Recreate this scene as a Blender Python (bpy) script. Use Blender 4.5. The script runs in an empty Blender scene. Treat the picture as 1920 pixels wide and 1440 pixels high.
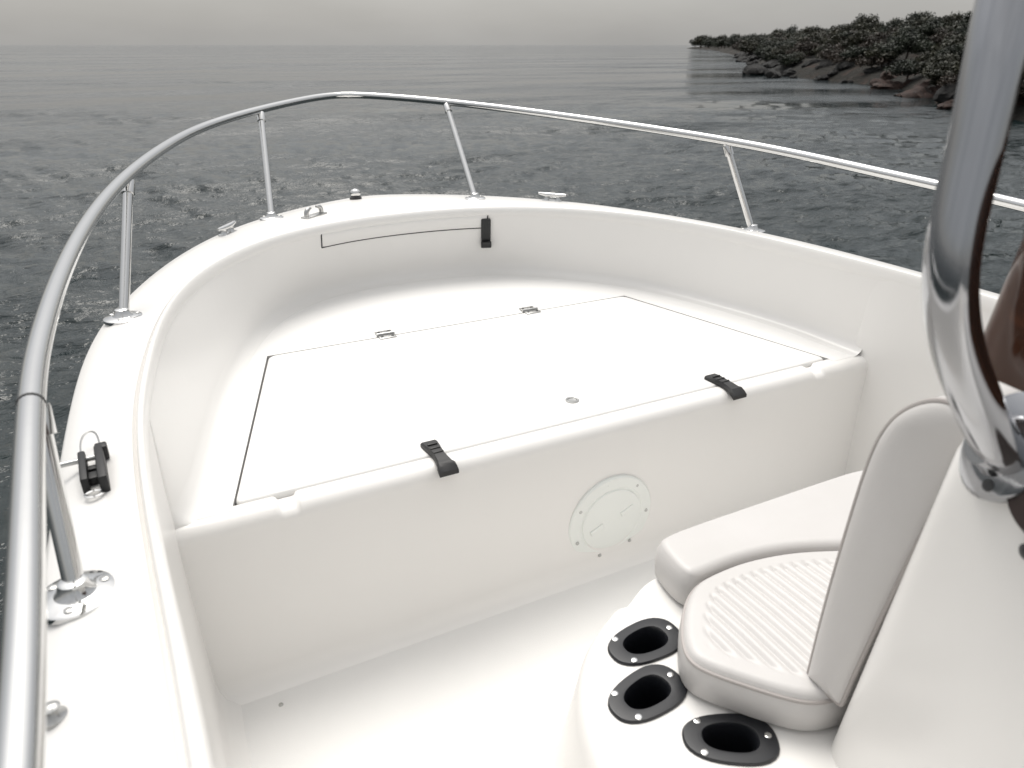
import bpy, bmesh, math, random
import numpy as np
from mathutils import Vector, Matrix
from mathutils.bvhtree import BVHTree
from mathutils.geometry import tessellate_polygon

random.seed(7); rng = np.random.default_rng(7)
S = bpy.context.scene
COL = S.collection
R = math.radians

# ------------------------------------------------------------------ camera
CAM = Vector((-0.945, 0.0, 0.9))
F_PX, HOR = 1358.0, 636.0
pitch, yaw = math.atan2(HOR, F_PX), R(26.7)
fw = Vector((math.sin(yaw)*math.cos(pitch), math.cos(yaw)*math.cos(pitch), -math.sin(pitch)))
rt = Vector((math.cos(yaw), -math.sin(yaw), 0)); up = rt.cross(fw)
cd = bpy.data.cameras.new('camera'); cam = bpy.data.objects.new('camera', cd); COL.objects.link(cam)
m = Matrix.Identity(4)
for i in range(3):
    m[i][0], m[i][1], m[i][2], m[i][3] = rt[i], up[i], -fw[i], CAM[i]
cam.matrix_world = m
cd.sensor_width = 36.0; cd.lens = F_PX/1920*36.0
cd.clip_start = 0.02; cd.clip_end = 20000
cd.dof.use_dof = True; cd.dof.focus_distance = 2.1; cd.dof.aperture_fstop = 5.6
S.camera = cam

# ------------------------------------------------------------------ sky, sun, exposure
SUN_EL, SUN_AZ = R(63), R(8)          # azimuth from +Y towards +X
w = bpy.data.worlds.new('World'); S.world = w; w.use_nodes = True
nt = w.node_tree; nt.nodes.clear()
sky = nt.nodes.new('ShaderNodeTexSky'); sky.sky_type = 'NISHITA'; sky.sun_disc = False
sky.sun_elevation = SUN_EL; sky.sun_rotation = SUN_AZ; sky.dust_density = 4.0; sky.air_density = 1.0
mix = nt.nodes.new('ShaderNodeMix'); mix.data_type = 'RGBA'; mix.inputs['Factor'].default_value = 0.86
tcw = nt.nodes.new('ShaderNodeTexCoord'); sx = nt.nodes.new('ShaderNodeSeparateXYZ'); mr = nt.nodes.new('ShaderNodeMapRange')
mr.inputs[1].default_value, mr.inputs[2].default_value, mr.inputs[3].default_value, mr.inputs[4].default_value = 0, 1, 2.15, 4.6   # overcast: zenith brighter than the horizon
vm = nt.nodes.new('ShaderNodeVectorMath'); vm.operation = 'SCALE'; vm.inputs[0].default_value = (1.0, .99, .965)
nt.links.new(tcw.outputs['Generated'], sx.inputs[0]); nt.links.new(sx.outputs[2], mr.inputs[0]); cn = nt.nodes.new('ShaderNodeTexNoise'); cn.inputs['Scale'].default_value = 2.2; cn.inputs['Detail'].default_value = 6
cm = nt.nodes.new('ShaderNodeMapping'); cm.inputs['Scale'].default_value = (1, 1, 3.5); nt.links.new(tcw.outputs['Generated'], cm.inputs[0]); nt.links.new(cm.outputs[0], cn.inputs[0])
ca = nt.nodes.new('ShaderNodeMapRange'); ca.inputs[1].default_value, ca.inputs[2].default_value, ca.inputs[3].default_value, ca.inputs[4].default_value = .2, .8, .8, 1.2
cx = nt.nodes.new('ShaderNodeMath'); cx.operation = 'MULTIPLY'; nt.links.new(cn.outputs[0], ca.inputs[0]); nt.links.new(ca.outputs[0], cx.inputs[0]); nt.links.new(mr.outputs[0], cx.inputs[1])
# broad glow of the veiled sun through the cloud
dp = nt.nodes.new('ShaderNodeVectorMath'); dp.operation = 'DOT_PRODUCT'; dp.inputs[1].default_value = (math.sin(SUN_AZ)*math.cos(SUN_EL), math.cos(SUN_AZ)*math.cos(SUN_EL), math.sin(SUN_EL))
nt.links.new(tcw.outputs['Generated'], dp.inputs[0])
mx = nt.nodes.new('ShaderNodeMath'); mx.operation = 'MAXIMUM'; mx.inputs[1].default_value = 0; nt.links.new(dp.outputs['Value'], mx.inputs[0])
pw = nt.nodes.new('ShaderNodeMath'); pw.operation = 'POWER'; pw.inputs[1].default_value = 4; nt.links.new(mx.outputs[0], pw.inputs[0])
ma_ = nt.nodes.new('ShaderNodeMath'); ma_.operation = 'MULTIPLY_ADD'; ma_.inputs[1].default_value = 1.5; ma_.inputs[2].default_value = 1.0; nt.links.new(pw.outputs[0], ma_.inputs[0])
cy = nt.nodes.new('ShaderNodeMath'); cy.operation = 'MULTIPLY'; nt.links.new(cx.outputs[0], cy.inputs[0]); nt.links.new(ma_.outputs[0], cy.inputs[1])
nt.links.new(cy.outputs[0], vm.inputs['Scale']); nt.links.new(vm.outputs[0], mix.inputs['B'])
bg = nt.nodes.new('ShaderNodeBackground'); bg.inputs['Strength'].default_value = 0.13
wo = nt.nodes.new('ShaderNodeOutputWorld')
nt.links.new(sky.outputs[0], mix.inputs['A']); nt.links.new(mix.outputs['Result'], bg.inputs['Color'])
nt.links.new(bg.outputs[0], wo.inputs['Surface'])
sd = bpy.data.lights.new('sun', 'SUN'); sd.energy = 1.5; sd.angle = R(34); sd.color = (1, .97, .92)
so = bpy.data.objects.new('sun', sd); COL.objects.link(so)
sv = Vector((math.sin(SUN_AZ)*math.cos(SUN_EL), math.cos(SUN_AZ)*math.cos(SUN_EL), math.sin(SUN_EL)))
so.rotation_euler = (-sv).to_track_quat('-Z', 'Y').to_euler()
so.location = sv*30
S.view_settings.view_transform = 'Standard'; S.view_settings.look = 'None'
S.view_settings.exposure = 0.58; S.view_settings.gamma = 1.0
S.view_settings.use_curve_mapping = False

# ------------------------------------------------------------------ materials
def mat(name, color, rough=.5, metal=0.0, **kw):
    ma = bpy.data.materials.new(name); ma.use_nodes = True
    b = ma.node_tree.nodes['Principled BSDF']
    b.inputs['Base Color'].default_value = (*color, 1); b.inputs['Roughness'].default_value = rough
    b.inputs['Metallic'].default_value = metal
    for k, v in kw.items(): b.inputs[k].default_value = v
    return ma
def N(ma, t): return ma.node_tree.nodes.new(t)
def L(ma, a, b): ma.node_tree.links.new(a, b)
def noise(ma, scale, detail=4, rough=.5, coord='Object', stretch=None):
    tc = N(ma, 'ShaderNodeTexCoord'); n = N(ma, 'ShaderNodeTexNoise')
    n.inputs['Scale'].default_value = scale; n.inputs['Detail'].default_value = detail; n.inputs['Roughness'].default_value = rough
    src = tc.outputs[coord]
    if stretch:
        mp = N(ma, 'ShaderNodeMapping'); mp.inputs['Scale'].default_value = stretch
        L(ma, src, mp.inputs[0]); src = mp.outputs[0]
    L(ma, src, n.inputs['Vector']); return n
def ramp(ma, src, stops):
    r = N(ma, 'ShaderNodeValToRGB'); L(ma, src, r.inputs[0])
    e = r.color_ramp.elements
    while len(e) < len(stops): e.new(.5)
    for el, (p, c) in zip(e, stops): el.position = p; el.color = (*c, 1)
    return r
def bump(ma, src, strength, dist, prev=None):
    b = N(ma, 'ShaderNodeBump'); b.inputs['Strength'].default_value = strength; b.inputs['Distance'].default_value = dist
    L(ma, src, b.inputs['Height'])
    if prev: L(ma, prev.outputs[0], b.inputs['Normal'])
    return b
def bsdf(ma): return ma.node_tree.nodes['Principled BSDF']

def gelcoat(name, tint, rough, grit):
    ma = mat(name, tint, rough); b = bsdf(ma)
    n = noise(ma, 1.7, 4, .5)
    c = ramp(ma, n.outputs[0], [(.2, tuple(v*.965 for v in tint)), (.8, tint)])
    L(ma, c.outputs[0], b.inputs['Base Color'])
    w1 = bump(ma, noise(ma, 2.2, 1).outputs[0], .12, .003)
    if grit: w1 = bump(ma, noise(ma, 420, 2).outputs[0], .35, .0012, w1)
    L(ma, w1.outputs[0], b.inputs['Normal'])
    return ma
GEL = gelcoat('white_gelcoat', (.81, .796, .773), .26, False)
DECK = gelcoat('white_nonskid_gelcoat', (.80, .792, .775), .5, True)
GUTTER = mat('grey_gutter_gelcoat', (.42, .415, .41), .6)
DARKMATT = mat('dark_matt', (.05, .05, .05), .8)  # for screws, rail joint and the painted gap shade at the locker door
STEEL = mat('polished_steel', (.66, .66, .655), .09, 1.0)
L(STEEL, bump(STEEL, noise(STEEL, 30, 3).outputs[0], .06, .002).outputs[0], bsdf(STEEL).inputs['Normal'])
STEELD = mat('dull_steel', (.48, .48, .47), .3, 1.0)
ALU = mat('polished_aluminium', (.38, .385, .40), .11, 1.0)
L(ALU, bump(ALU, noise(ALU, 25, 3).outputs[0], .05, .002).outputs[0], bsdf(ALU).inputs['Normal'])
BLACK = mat('black_rubber', (.012, .012, .013), .5)
L(BLACK, bump(BLACK, noise(BLACK, 260, 2).outputs[0], .3, .001).outputs[0], bsdf(BLACK).inputs['Normal'])
BLACKP = mat('black_plastic', (.010, .011, .014), .32)
PLASTIC = mat('white_plastic', (.80, .82, .79), .35)
def vinyl():
    ma = mat('white_vinyl', (.56, .545, .53), .42); b = bsdf(ma)
    n = noise(ma, 6, 5); c = ramp(ma, n.outputs[0], [(.2, (.53, .515, .50)), (.8, (.57, .555, .545))])
    L(ma, c.outputs[0], b.inputs['Base Color'])
    L(ma, bump(ma, noise(ma, 500, 2).outputs[0], .25, .0008, bump(ma, noise(ma, 14, 3).outputs[0], .3, .006)).outputs[0], b.inputs['Normal'])
    return ma
VINYL = vinyl()
PIPING = mat('grey_piping', (.40, .37, .355), .5)
SMOKE = mat('smoked_brown_acrylic', (.09, .035, .018), .05, **{'Transmission Weight': .55, 'IOR': 1.49})
VENT = mat('dark_brown_plastic', (.035, .02, .017), .35)

def water_mat():
    ma = mat('sea_water', (.006, .013, .014), .06, IOR=1.333); b = bsdf(ma)
    z1 = bump(ma, noise(ma, .022, 3, .6, 'Object', (1, 1.5, 1)).outputs[0], 1.0, 9.0)
    z2 = bump(ma, noise(ma, .13, 3, .6, 'Object', (1, 1.6, 1)).outputs[0], 1.0, .8, z1)
    a = bump(ma, noise(ma, 1.1, 2, .5, 'Object', (1, 1.6, 1)).outputs[0], .8, .09, z2)
    c = bump(ma, noise(ma, 4.2, 4, .6, 'Object', (1, 1.6, 1)).outputs[0], 1.0, .05, a)
    d = bump(ma, noise(ma, 15, 3, .55, 'Object', (1, 1.4, 1)).outputs[0], .5, .012, c)
    L(ma, d.outputs[0], b.inputs['Normal']); return ma
WATER = water_mat()
def ground_mat():
    ma = mat('red_brown_bank', (.08, .05, .03), .95); b = bsdf(ma)
    n = noise(ma, .9, 8, .65)
    c = ramp(ma, n.outputs[0], [(.32, (.005, .005, .003)), (.54, (.012, .010, .006)), (.74, (.055, .026, .018))])
    L(ma, c.outputs[0], b.inputs['Base Color'])
    L(ma, bump(ma, noise(ma, 3, 8, .7).outputs[0], 1, .3).outputs[0], b.inputs['Normal']); return ma
BANK = ground_mat()
def rock_mat(name, a, b_):
    ma = mat(name, a, .85); b = bsdf(ma)
    n = noise(ma, 4, 8, .65); c = ramp(ma, n.outputs[0], [(.35, a), (.68, b_)])
    L(ma, c.outputs[0], b.inputs['Base Color'])
    L(ma, bump(ma, noise(ma, 9, 8, .7).outputs[0], .9, .08).outputs[0], b.inputs['Normal']); return ma
ROCKD = rock_mat('dark_wet_rock', (.005, .005, .005), (.018, .017, .016))
ROCKR = rock_mat('red_brown_rock', (.016, .009, .007), (.06, .032, .024))
def leaf_mat(name, a, b_):
    ma = mat(name, a, .6); b = bsdf(ma)
    oi = N(ma, 'ShaderNodeObjectInfo'); g = noise(ma, 1.6, 3)
    c = ramp(ma, g.outputs[0], [(.3, a), (.7, b_)])
    L(ma, c.outputs[0], b.inputs['Base Color']); return ma
LEAF1 = leaf_mat('olive_foliage', (.010, .012, .004), (.032, .031, .011))
LEAF2 = leaf_mat('dark_green_foliage', (.007, .011, .005), (.022, .030, .013))
LEAF3 = leaf_mat('brown_green_foliage', (.014, .010, .006), (.040, .026, .015))
BARK = mat('grey_bark', (.07, .055, .045), .9)

# ------------------------------------------------------------------ helpers
def tag(o, label=None, cat=None, group=None, kind=None):
    for k, v in (('label', label), ('category', cat), ('group', group), ('kind', kind)):
        if v: o[k] = v
    return o
def empty(name, loc=(0, 0, 0), parent=None):
    o = bpy.data.objects.new(name, None); COL.objects.link(o); o.location = loc; o.empty_display_size = .1
    o.parent = parent; return o
def mesh(name, V, Fc, material, parent=None, smooth=True, sharp=38):
    me = bpy.data.meshes.new(name)
    me.from_pydata([tuple(map(float, v)) for v in V], [], [tuple(f) for f in Fc])
    me.validate(); bm = bmesh.new(); bm.from_mesh(me)
    bmesh.ops.recalc_face_normals(bm, faces=bm.faces); bm.to_mesh(me); bm.free()
    if smooth:
        me.shade_smooth(); me.set_sharp_from_angle(angle=R(sharp))
    me.materials.append(material)
    o = bpy.data.objects.new(name, me); COL.objects.link(o); o.parent = parent
    return o
class MB:
    def __init__(s): s.V = []; s.F = []
    def add(s, V, Fc):
        k = len(s.V); s.V += [tuple(v) for v in V]; s.F += [tuple(i+k for i in f) for f in Fc]; return s
    def build(s, name, material, parent=None, **kw): return mesh(name, s.V, s.F, material, parent, **kw)
def grid(rows, close_u=False, close_v=False):
    """rows[i][j] -> faces of a lofted sheet"""
    n, k = len(rows), len(rows[0]); V = [p for r in rows for p in r]; Fc = []
    for i in range(n if close_v else n-1):
        for j in range(k if close_u else k-1):
            a, b = i*k+j, i*k+(j+1) % k; c, d = ((i+1) % n)*k+(j+1) % k, ((i+1) % n)*k+j
            Fc.append((a, b, c, d))
    return V, Fc
def bspline(P, n, closed=False):
    P = np.array(P, float)
    if closed: Q = np.vstack([P[-1:], P, P[:2]])
    else: Q = np.vstack([2*P[0]-P[1], P, 2*P[-1]-P[-2]])
    segs = len(Q)-3; out = []
    for q in np.linspace(0, segs, n, endpoint=not closed):
        i = min(int(q), segs-1); t = q-i
        b = np.array([(1-t)**3, 3*t**3-6*t*t+4, -3*t**3+3*t*t+3*t+1, t**3])/6
        out.append(b@Q[i:i+4])
    return np.array(out)
def resample(P, n):
    P = np.array(P); d = np.r_[0, np.cumsum(np.linalg.norm(np.diff(P, axis=0), axis=1))]
    t = np.linspace(0, d[-1], n); return np.c_[[np.interp(t, d, P[:, k]) for k in range(P.shape[1])]].T
def frames(P):
    P = np.array(P, float); T = np.gradient(P, axis=0); T /= np.linalg.norm(T, axis=1)[:, None]
    a = np.array([0, 0, 1.]); 
    if abs(T[0]@a) > .9: a = np.array([0, 1., 0])
    U = []; u = a-T[0]*(a@T[0]); u /= np.linalg.norm(u)
    for t in T:
        u = u-t*(u@t); u /= np.linalg.norm(u); U.append(u.copy())
    U = np.array(U); return P, T, U, np.cross(T, U)
def tube(P, r, k=14, caps=True):
    P, T, U, W = frames(P); r = np.broadcast_to(np.array(r, float), (len(P),))
    an = np.linspace(0, 2*np.pi, k, endpoint=False)
    rows = [[P[i]+r[i]*(math.cos(a)*U[i]+math.sin(a)*W[i]) for a in an] for i in range(len(P))]
    V, Fc = grid(rows, close_u=True)
    if caps:
        Fc.append(tuple(range(k))[::-1]); Fc.append(tuple(range(len(V)-k, len(V))))
    return V, Fc
def lathe(prof, origin, axis=(0, 0, 1), k=28, sx=1.0, sy=1.0, xdir=None):
    """prof: list of (radius, height)"""
    ax = Vector(axis).normalized(); x = Vector(xdir) if xdir else (Vector((1, 0, 0)) if abs(ax.x) < .9 else Vector((0, 1, 0)))
    x = (x-ax*x.dot(ax)).normalized(); y = ax.cross(x); o = Vector(origin)
    rows = [[o+x*(r*sx*math.cos(a))+y*(r*sy*math.sin(a))+ax*h for a in np.linspace(0, 2*math.pi, k, endpoint=False)] for r, h in prof]
    V, Fc = grid(rows, close_u=True)
    if prof[0][0] > 1e-6: Fc.append(tuple(range(k))[::-1])
    if prof[-1][0] > 1e-6: Fc.append(tuple(range(len(V)-k, len(V))))
    return V, Fc
def rbox(c, size, r=.004, M=None, seg=2):
    """bevelled box; M rotates about the centre"""
    bm = bmesh.new(); bmesh.ops.create_cube(bm, size=1.0)
    for v in bm.verts: v.co = Vector((v.co.x*size[0], v.co.y*size[1], v.co.z*size[2]))
    if r: bmesh.ops.bevel(bm, geom=bm.edges[:], offset=r, segments=seg, profile=.5, affect='EDGES')
    V = [(M @ v.co if M else v.co)+Vector(c) for v in bm.verts]
    bm.verts.index_update(); Fc = [tuple(v.index for v in f.verts) for f in bm.faces]; bm.free(); return V, Fc
def basis(n, x=(0, 1, 0)):
    n = Vector(n).normalized(); x = Vector(x); x = (x-n*x.dot(n)).normalized(); y = n.cross(x)
    return Matrix((x, y, n)).transposed()

ZG, ZO, ZF, ZW = .295, .262, -.462, -.85      # coaming, outer gunwale, cockpit floor, sea

# ------------------------------------------------------------------ sea
def build_sea():
    th = np.radians(np.r_[np.linspace(-20, 66, 1080), np.linspace(66, 340, 220)[1:-1]])
    dep = np.r_[np.linspace(74, 26, 70)[:-1], np.linspace(26, 1.2, 430)[:-1], np.exp(np.linspace(math.log(1.2), math.log(.012), 90))]
    r = (CAM.z-ZW)/np.tan(np.radians(dep))
    Rr, T = np.meshgrid(r, th, indexing='ij')
    dr = np.abs(np.gradient(r))[:, None]
    X = CAM.x+Rr*np.sin(T); Y = CAM.y+Rr*np.cos(T); Z = np.zeros_like(X)
    g = np.random.default_rng(3)
    for i in range(64):
        lam = math.exp(g.uniform(math.log(.16), math.log(1.0))); a = g.normal(R(206), R(30))
        amp = .0047*lam*g.uniform(.5, 1.3); k = 2*np.pi/lam
        cr = k*(-X*math.cos(a)+Y*math.sin(a))*g.uniform(.08, .2)+g.uniform(0, 6.28)          # broken crests
        ph = k*(X*math.sin(a)+Y*math.cos(a))+g.uniform(0, 6.28)+1.3*np.sin(cr)
        Z += amp*np.clip(2.2-3.2*dr/lam, 0, 1)*(np.sin(ph)+.25*np.sin(2*ph+1.57))
    V = np.stack([X, Y, Z+ZW], -1).reshape(-1, 3)
    n, k = Rr.shape
    idx = np.arange(n*k).reshape(n, k)
    Fq = np.stack([idx[:-1, :], idx[1:, :], np.roll(idx, -1, 1)[1:, :], np.roll(idx, -1, 1)[:-1, :]], -1).reshape(-1, 4)
    me = bpy.data.meshes.new('sea')
    me.vertices.add(len(V)); me.vertices.foreach_set('co', V.astype(np.float32).ravel())
    me.loops.add(Fq.size); me.loops.foreach_set('vertex_index', Fq.astype(np.int32)[:, ::-1].ravel())
    me.polygons.add(len(Fq)); me.polygons.foreach_set('loop_start', np.arange(0, Fq.size, 4, dtype=np.int32))
    me.update(calc_edges=True); me.validate(); me.shade_smooth(); me.materials.append(WATER)
    o = bpy.data.objects.new('sea', me); COL.objects.link(o); tag(o, kind='structure')
    o['label'] = 'grey rippled sea around the boat'
build_sea()

# ------------------------------------------------------------------ shore
shore_pts = [(90, -60), (48, -30), (27, -10), (18.5, 3), (17.7, 10.5), (21.6, 14.6), (24.8, 17.8), (29.0, 22.0), (31.6, 25.8), (33.0, 29.5), (34.4, 33.0), (37.6, 38.2), (44, 46), (60, 64), (84, 92), (112, 125), (160, 184), (216, 252), (262, 330), (330, 400), (480, 470), (900, 560)]
SH = resample(bspline(shore_pts, 500), 420)
def height(d, s):      # height above water, d metres inland, s along the shore
    bank = .75*(1-math.exp(-d/.8)); return bank+.085*d-.0001*d*d
def build_terrain():
    T = np.gradient(SH, axis=0); T /= np.linalg.norm(T, axis=1)[:, None]
    Nn = np.c_[T[:, 1], -T[:, 0]]
    ds = [-2.5, -1, -.4, 0, .3, .7, 1.2, 1.9, 2.8, 4, 5.5, 7.5, 10, 13, 17, 22, 30, 42, 60, 90, 130]
    rows = []
    for i, p in enumerate(SH):
        far = max(0, np.linalg.norm(p)-90)/220
        row = []
        for d in ds:
            q = p+Nn[i]*d
            j = .55*math.sin(q[0]*.9+q[1]*.5)+.4*math.sin(q[0]*2.3-q[1]*1.7)+.3*math.sin(q[1]*3.9+q[0]*.7)
            if d < 0: z = d*.7
            else: z = height(d, i)*(1/(1+far*1.2))+min(d, 3)*.16*j
            row.append((q[0]+.25*j*min(1, abs(d)), q[1], ZW+z))
        rows.append(row)
    V, Fc = grid(rows); o = mesh('hillside', V, Fc, BANK, sharp=80); tag(o, kind='structure')
    o['label'] = 'dark wooded hillside rising from the shore'; return o, Nn
hill, SHN = build_terrain()
hill_bvh = BVHTree.FromPolygons([v.co for v in hill.data.vertices], [p.vertices[:] for p in hill.data.polygons])
def ground_z(x, y):
    h = hill_bvh.ray_cast(Vector((x, y, 200)), Vector((0, 0, -1))); return h[0].z if h[0] else ZW

def rock_mesh(seed, flat):
    g = np.random.default_rng(seed); bm = bmesh.new(); bmesh.ops.create_icosphere(bm, subdivisions=3, radius=1)
    ks = np.vstack([g.normal(0, 1.6, (7, 3)), g.normal(0, 4.5, (8, 3))]); ph = g.uniform(0, 6.28, 15); pl = g.normal(0, 1, (9, 3)); pl /= np.linalg.norm(pl, axis=1)[:, None]
    off = g.uniform(.55, .9, 9)
    for v in bm.verts:
        p = np.array(v.co)
        for q, o in zip(pl, off):
            d = p@q-o
            if d > 0: p = p-q*d*.85
        p = p*(1+.09*sum(math.sin(k@p*1.5+f) for k, f in zip(ks, ph))/2)
        v.co = (p[0]*1.15, p[1]*.85, p[2]*flat)
    me = bpy.data.meshes.new('rock'); bm.to_mesh(me); bm.free(); me.shade_smooth(); me.set_sharp_from_angle(angle=R(32)); return me
ROCKS = []
for mt in (ROCKD, ROCKR):
    for sd_ in range(3):
        me = rock_mesh(sd_+(10 if mt is ROCKR else 0), .66); me.materials.append(mt); ROCKS.append(me)
def put_rock(x, y, z, s, proto, label, group=None, rz=None, name='shore_rock'):
    o = bpy.data.objects.new(name, ROCKS[proto]); COL.objects.link(o); o.location = (x, y, z)
    o.scale = (s, s, s*random.uniform(.8, 1.15)); o.rotation_euler = (random.uniform(-.2, .2), random.uniform(-.2, .2), rz if rz is not None else random.uniform(0, 6.28))
    tag(o, label, 'rock', group); return o
dist = np.linalg.norm(SH, axis=1)
near = [i for i in range(len(SH)) if 12 < dist[i] < 130 and SH[i][1] > 5]
for q in range(130):
    i = near[int(len(near)*(q/130)**1.9)]; d = random.uniform(-.6, 1.5); p = SH[i]+SHN[i]*d
    s = random.uniform(.16, .5)*(1+dist[i]/90)
    red = SH[i][1] < 27 and random.random() < .75
    put_rock(p[0], p[1], max(ZW-.05, ground_z(*p)-.1), s, random.randrange(3)+(3 if red else 0),
             'red-brown boulder low on the bank near the metal bar' if red else 'dark wet boulder at the foot of the wooded hillside',
             'red-brown bank boulders' if red else 'dark shoreline boulders')
put_rock(36.2, 38.6, ZW+.06, .95, 0, 'larger low black rock in the water just off the headland', rz=.4)
put_rock(33.4, 34.3, ZW+.04, .62, 1, 'smaller flat black rock in the water just off the headland', rz=1.0)

def foliage(seed, nclump, nleaf, size, matl):
    g = np.random.default_rng(seed); V = []; Fc = []
    cl = g.normal(0, 1, (nclump, 3)); cl /= np.linalg.norm(cl, axis=1)[:, None]
    cl *= g.uniform(.25, .85, (nclump, 1)); cl[:, 2] = np.abs(cl[:, 2])*.9+.15
    rad = g.uniform(.2, .42, nclump)
    for c, r in zip(cl, rad):
        for _ in range(nleaf):
            d = g.normal(0, 1, 3); d /= np.linalg.norm(d); p = c+d*r*g.uniform(.35, 1.05)**.6*np.array([1, 1, .75])
            n = d+g.normal(0, .6, 3); n /= np.linalg.norm(n); t = np.cross(n, g.normal(0, 1, 3)); t /= np.linalg.norm(t); b = np.cross(n, t)
            s = size*g.uniform(.6, 1.4); k = len(V)
            V += [p-t*s, p+b*s*.45, p+t*s, p-b*s*.45]; Fc.append((k, k+1, k+2, k+3))
    me = bpy.data.meshes.new('crown'); me.from_pydata([tuple(v) for v in V], [], Fc); me.materials.append(matl); return me
CROWNS = [foliage(1, 26, 120, .062, LEAF1), foliage(2, 24, 120, .058, LEAF2), foliage(3, 22, 110, .062, LEAF3), foliage(4, 28, 115, .058, LEAF2)]
def trunk_mesh(seed):
    g = np.random.default_rng(seed); b = MB()
    main = bspline([(0, 0, -.5), (.02, .03, -.1), (.06, -.03, .25), (.03, .03, .6)], 10)
    b.add(*tube(main, np.linspace(.055, .022, 10), 7))
    for q in range(5):
        a = g.uniform(0, 6.28); e = (math.cos(a)*.55, math.sin(a)*.55, g.uniform(.35, .8)); st = main[4+q % 3]
        b.add(*tube(bspline([tuple(st), tuple((np.array(st)*.5+np.array(e)*.5)+[0, 0, .06]), e], 7), np.linspace(.026, .008, 7), 6))
    me = bpy.data.meshes.new('trunk'); me.from_pydata([tuple(map(float, v)) for v in b.V], [], b.F); me.materials.append(BARK); return me
TRUNKS = [trunk_mesh(5), trunk_mesh(6)]
def put_tree(x, y, s, proto, label, group, name='shore_tree', squash=1.0):
    t = empty(name, (x, y, ground_z(x, y)+s*.32)); tag(t, label, 'tree' if name == 'shore_tree' else 'bush', group)
    t.scale = (s, s, s*squash); t.rotation_euler = (0, 0, random.uniform(0, 6.28))
    for nm, me in (('crown', CROWNS[proto]), ('trunk', TRUNKS[proto % 2])):
        c = bpy.data.objects.new(nm, me); COL.objects.link(c); c.parent = t
    return t
kinds = [('low olive bush on the bank above the shore rocks', 'olive bushes on the bank'), ('low dark green bush on the bank above the shore rocks', 'dark green bushes on the bank'), ('low brownish bush on the bank above the shore rocks', 'brownish bushes on the bank')]
for q in range(190):
    i = near[int(len(near)*min(.999, (q/190)**1.9))]; far = dist[i]
    d = random.uniform(.15, 4.4)*(1+max(0, far-40)/60); p = SH[i]+SHN[i]*d; k = random.randrange(3)
    put_tree(p[0], p[1], random.uniform(.5, 1.0)*(1+max(0, far-40)/60), k, kinds[k][0], kinds[k][1], 'shore_bush', .8)
spit = [i for i in range(len(SH)) if 75 < dist[i] < 420 and SH[i][1] > 60]
for q in range(44):
    i = spit[int(len(spit)*q/44)]; d = random.uniform(1.5, 9); p = SH[i]+SHN[i]*d
    put_tree(p[0], p[1], random.uniform(.9, 1.5)*(.55+dist[i]/160), (1, 3, 0)[q % 3], 'small dark tree on the far low spit beyond the headland', 'trees on the far spit')
tk = [('olive tree on the slope of the wooded hillside', 'olive trees on the hillside'), ('dark green tree on the slope of the wooded hillside', 'dark green trees on the hillside')]
mid = [i for i in range(len(SH)) if 15 < dist[i] < 55 and SH[i][1] > 8]
for q in range(50):
    i = mid[int(len(mid)*q/50)]; p = SH[i]+SHN[i]*random.uniform(2.2, 8); k = random.randrange(2)
    put_tree(p[0], p[1], random.uniform(.8, 1.2), (0 if k == 0 else 3), tk[k][0], tk[k][1])
far_i = [i for i in range(len(SH)) if 12 < dist[i] < 330 and SH[i][1] > 2]
for q in range(120):
    i = far_i[int(len(far_i)*((q+random.random())/121)**1.5)]; far = dist[i]
    d = random.uniform(3.5, 13)*(1+max(0, far-40)/60); p = SH[i]+SHN[i]*d; k = random.randrange(2)
    put_tree(p[0], p[1], random.uniform(.65, 1.1)*(1+far/90), (0 if k == 0 else random.choice((1, 3))), tk[k][0], tk[k][1])

# ------------------------------------------------------------------ boat
boat = empty('boat', (0, 0, 0))
tag(boat, 'white fibreglass centre console boat seen from the helm towards its bow', 'boat')

def mirror(h): return [(-x, y) for x, y in h]+[(x, y) for x, y in h[::-1]][1:]
inner_h = [(.95, -2.6), (.955, -1), (.965, 0), (.985, .58), (1.0, .8), (1.016, 1.05), (1.018, 1.25), (1.012, 1.4), (.998, 1.55), (.975, 1.75), (.944, 1.925), (.897, 2.1), (.826, 2.275), (.72, 2.447), (.58, 2.6), (.407, 2.71), (.21, 2.775), (0, 2.79)]
outer_h = [(1.13, -2.6), (1.14, -1), (1.155, 0), (1.165, .6), (1.165, .9), (1.162, 1.2), (1.158, 1.4), (1.15, 1.6), (1.135, 1.8), (1.10, 2.03), (1.035, 2.24), (.957, 2.46), (.85, 2.69), (.708, 2.92), (.513, 3.13), (.28, 3.29), (.1, 3.375), (0, 3.39)]
base_p = [(1.012, 1.409), (1.004, 1.42), (.985, 1.46), (.967, 1.53), (.94, 1.645), (.91, 1.79), (.872, 1.955), (.82, 2.126), (.749, 2.32), (.652, 2.53), (.515, 2.695), (.369, 2.785), (.2, 2.83), (0, 2.838)]
base_s = [(.2, 2.82), (.37, 2.77), (.515, 2.675), (.67, 2.507), (.761, 2.394), (.837, 2.266), (.904, 2.073), (.97, 1.843), (1.003, 1.668), (1.008, 1.54), (1.012, 1.46), (1.014, 1.43), (1.015, 1.409)]
NS = 260
def half_resample(poly):
    """resample so that sample NS/2 is the stem"""
    P = bspline(poly, 1200); i = int(np.argmax(P[:, 1])); return np.vstack([resample(P[:i+1], NS//2+1), resample(P[i:], NS//2+1)[1:]])
INN = half_resample(mirror(inner_h)); OUT = half_resample(mirror(outer_h))
BAS = half_resample([(-x, y) for x, y in base_p]+base_s)

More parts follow.
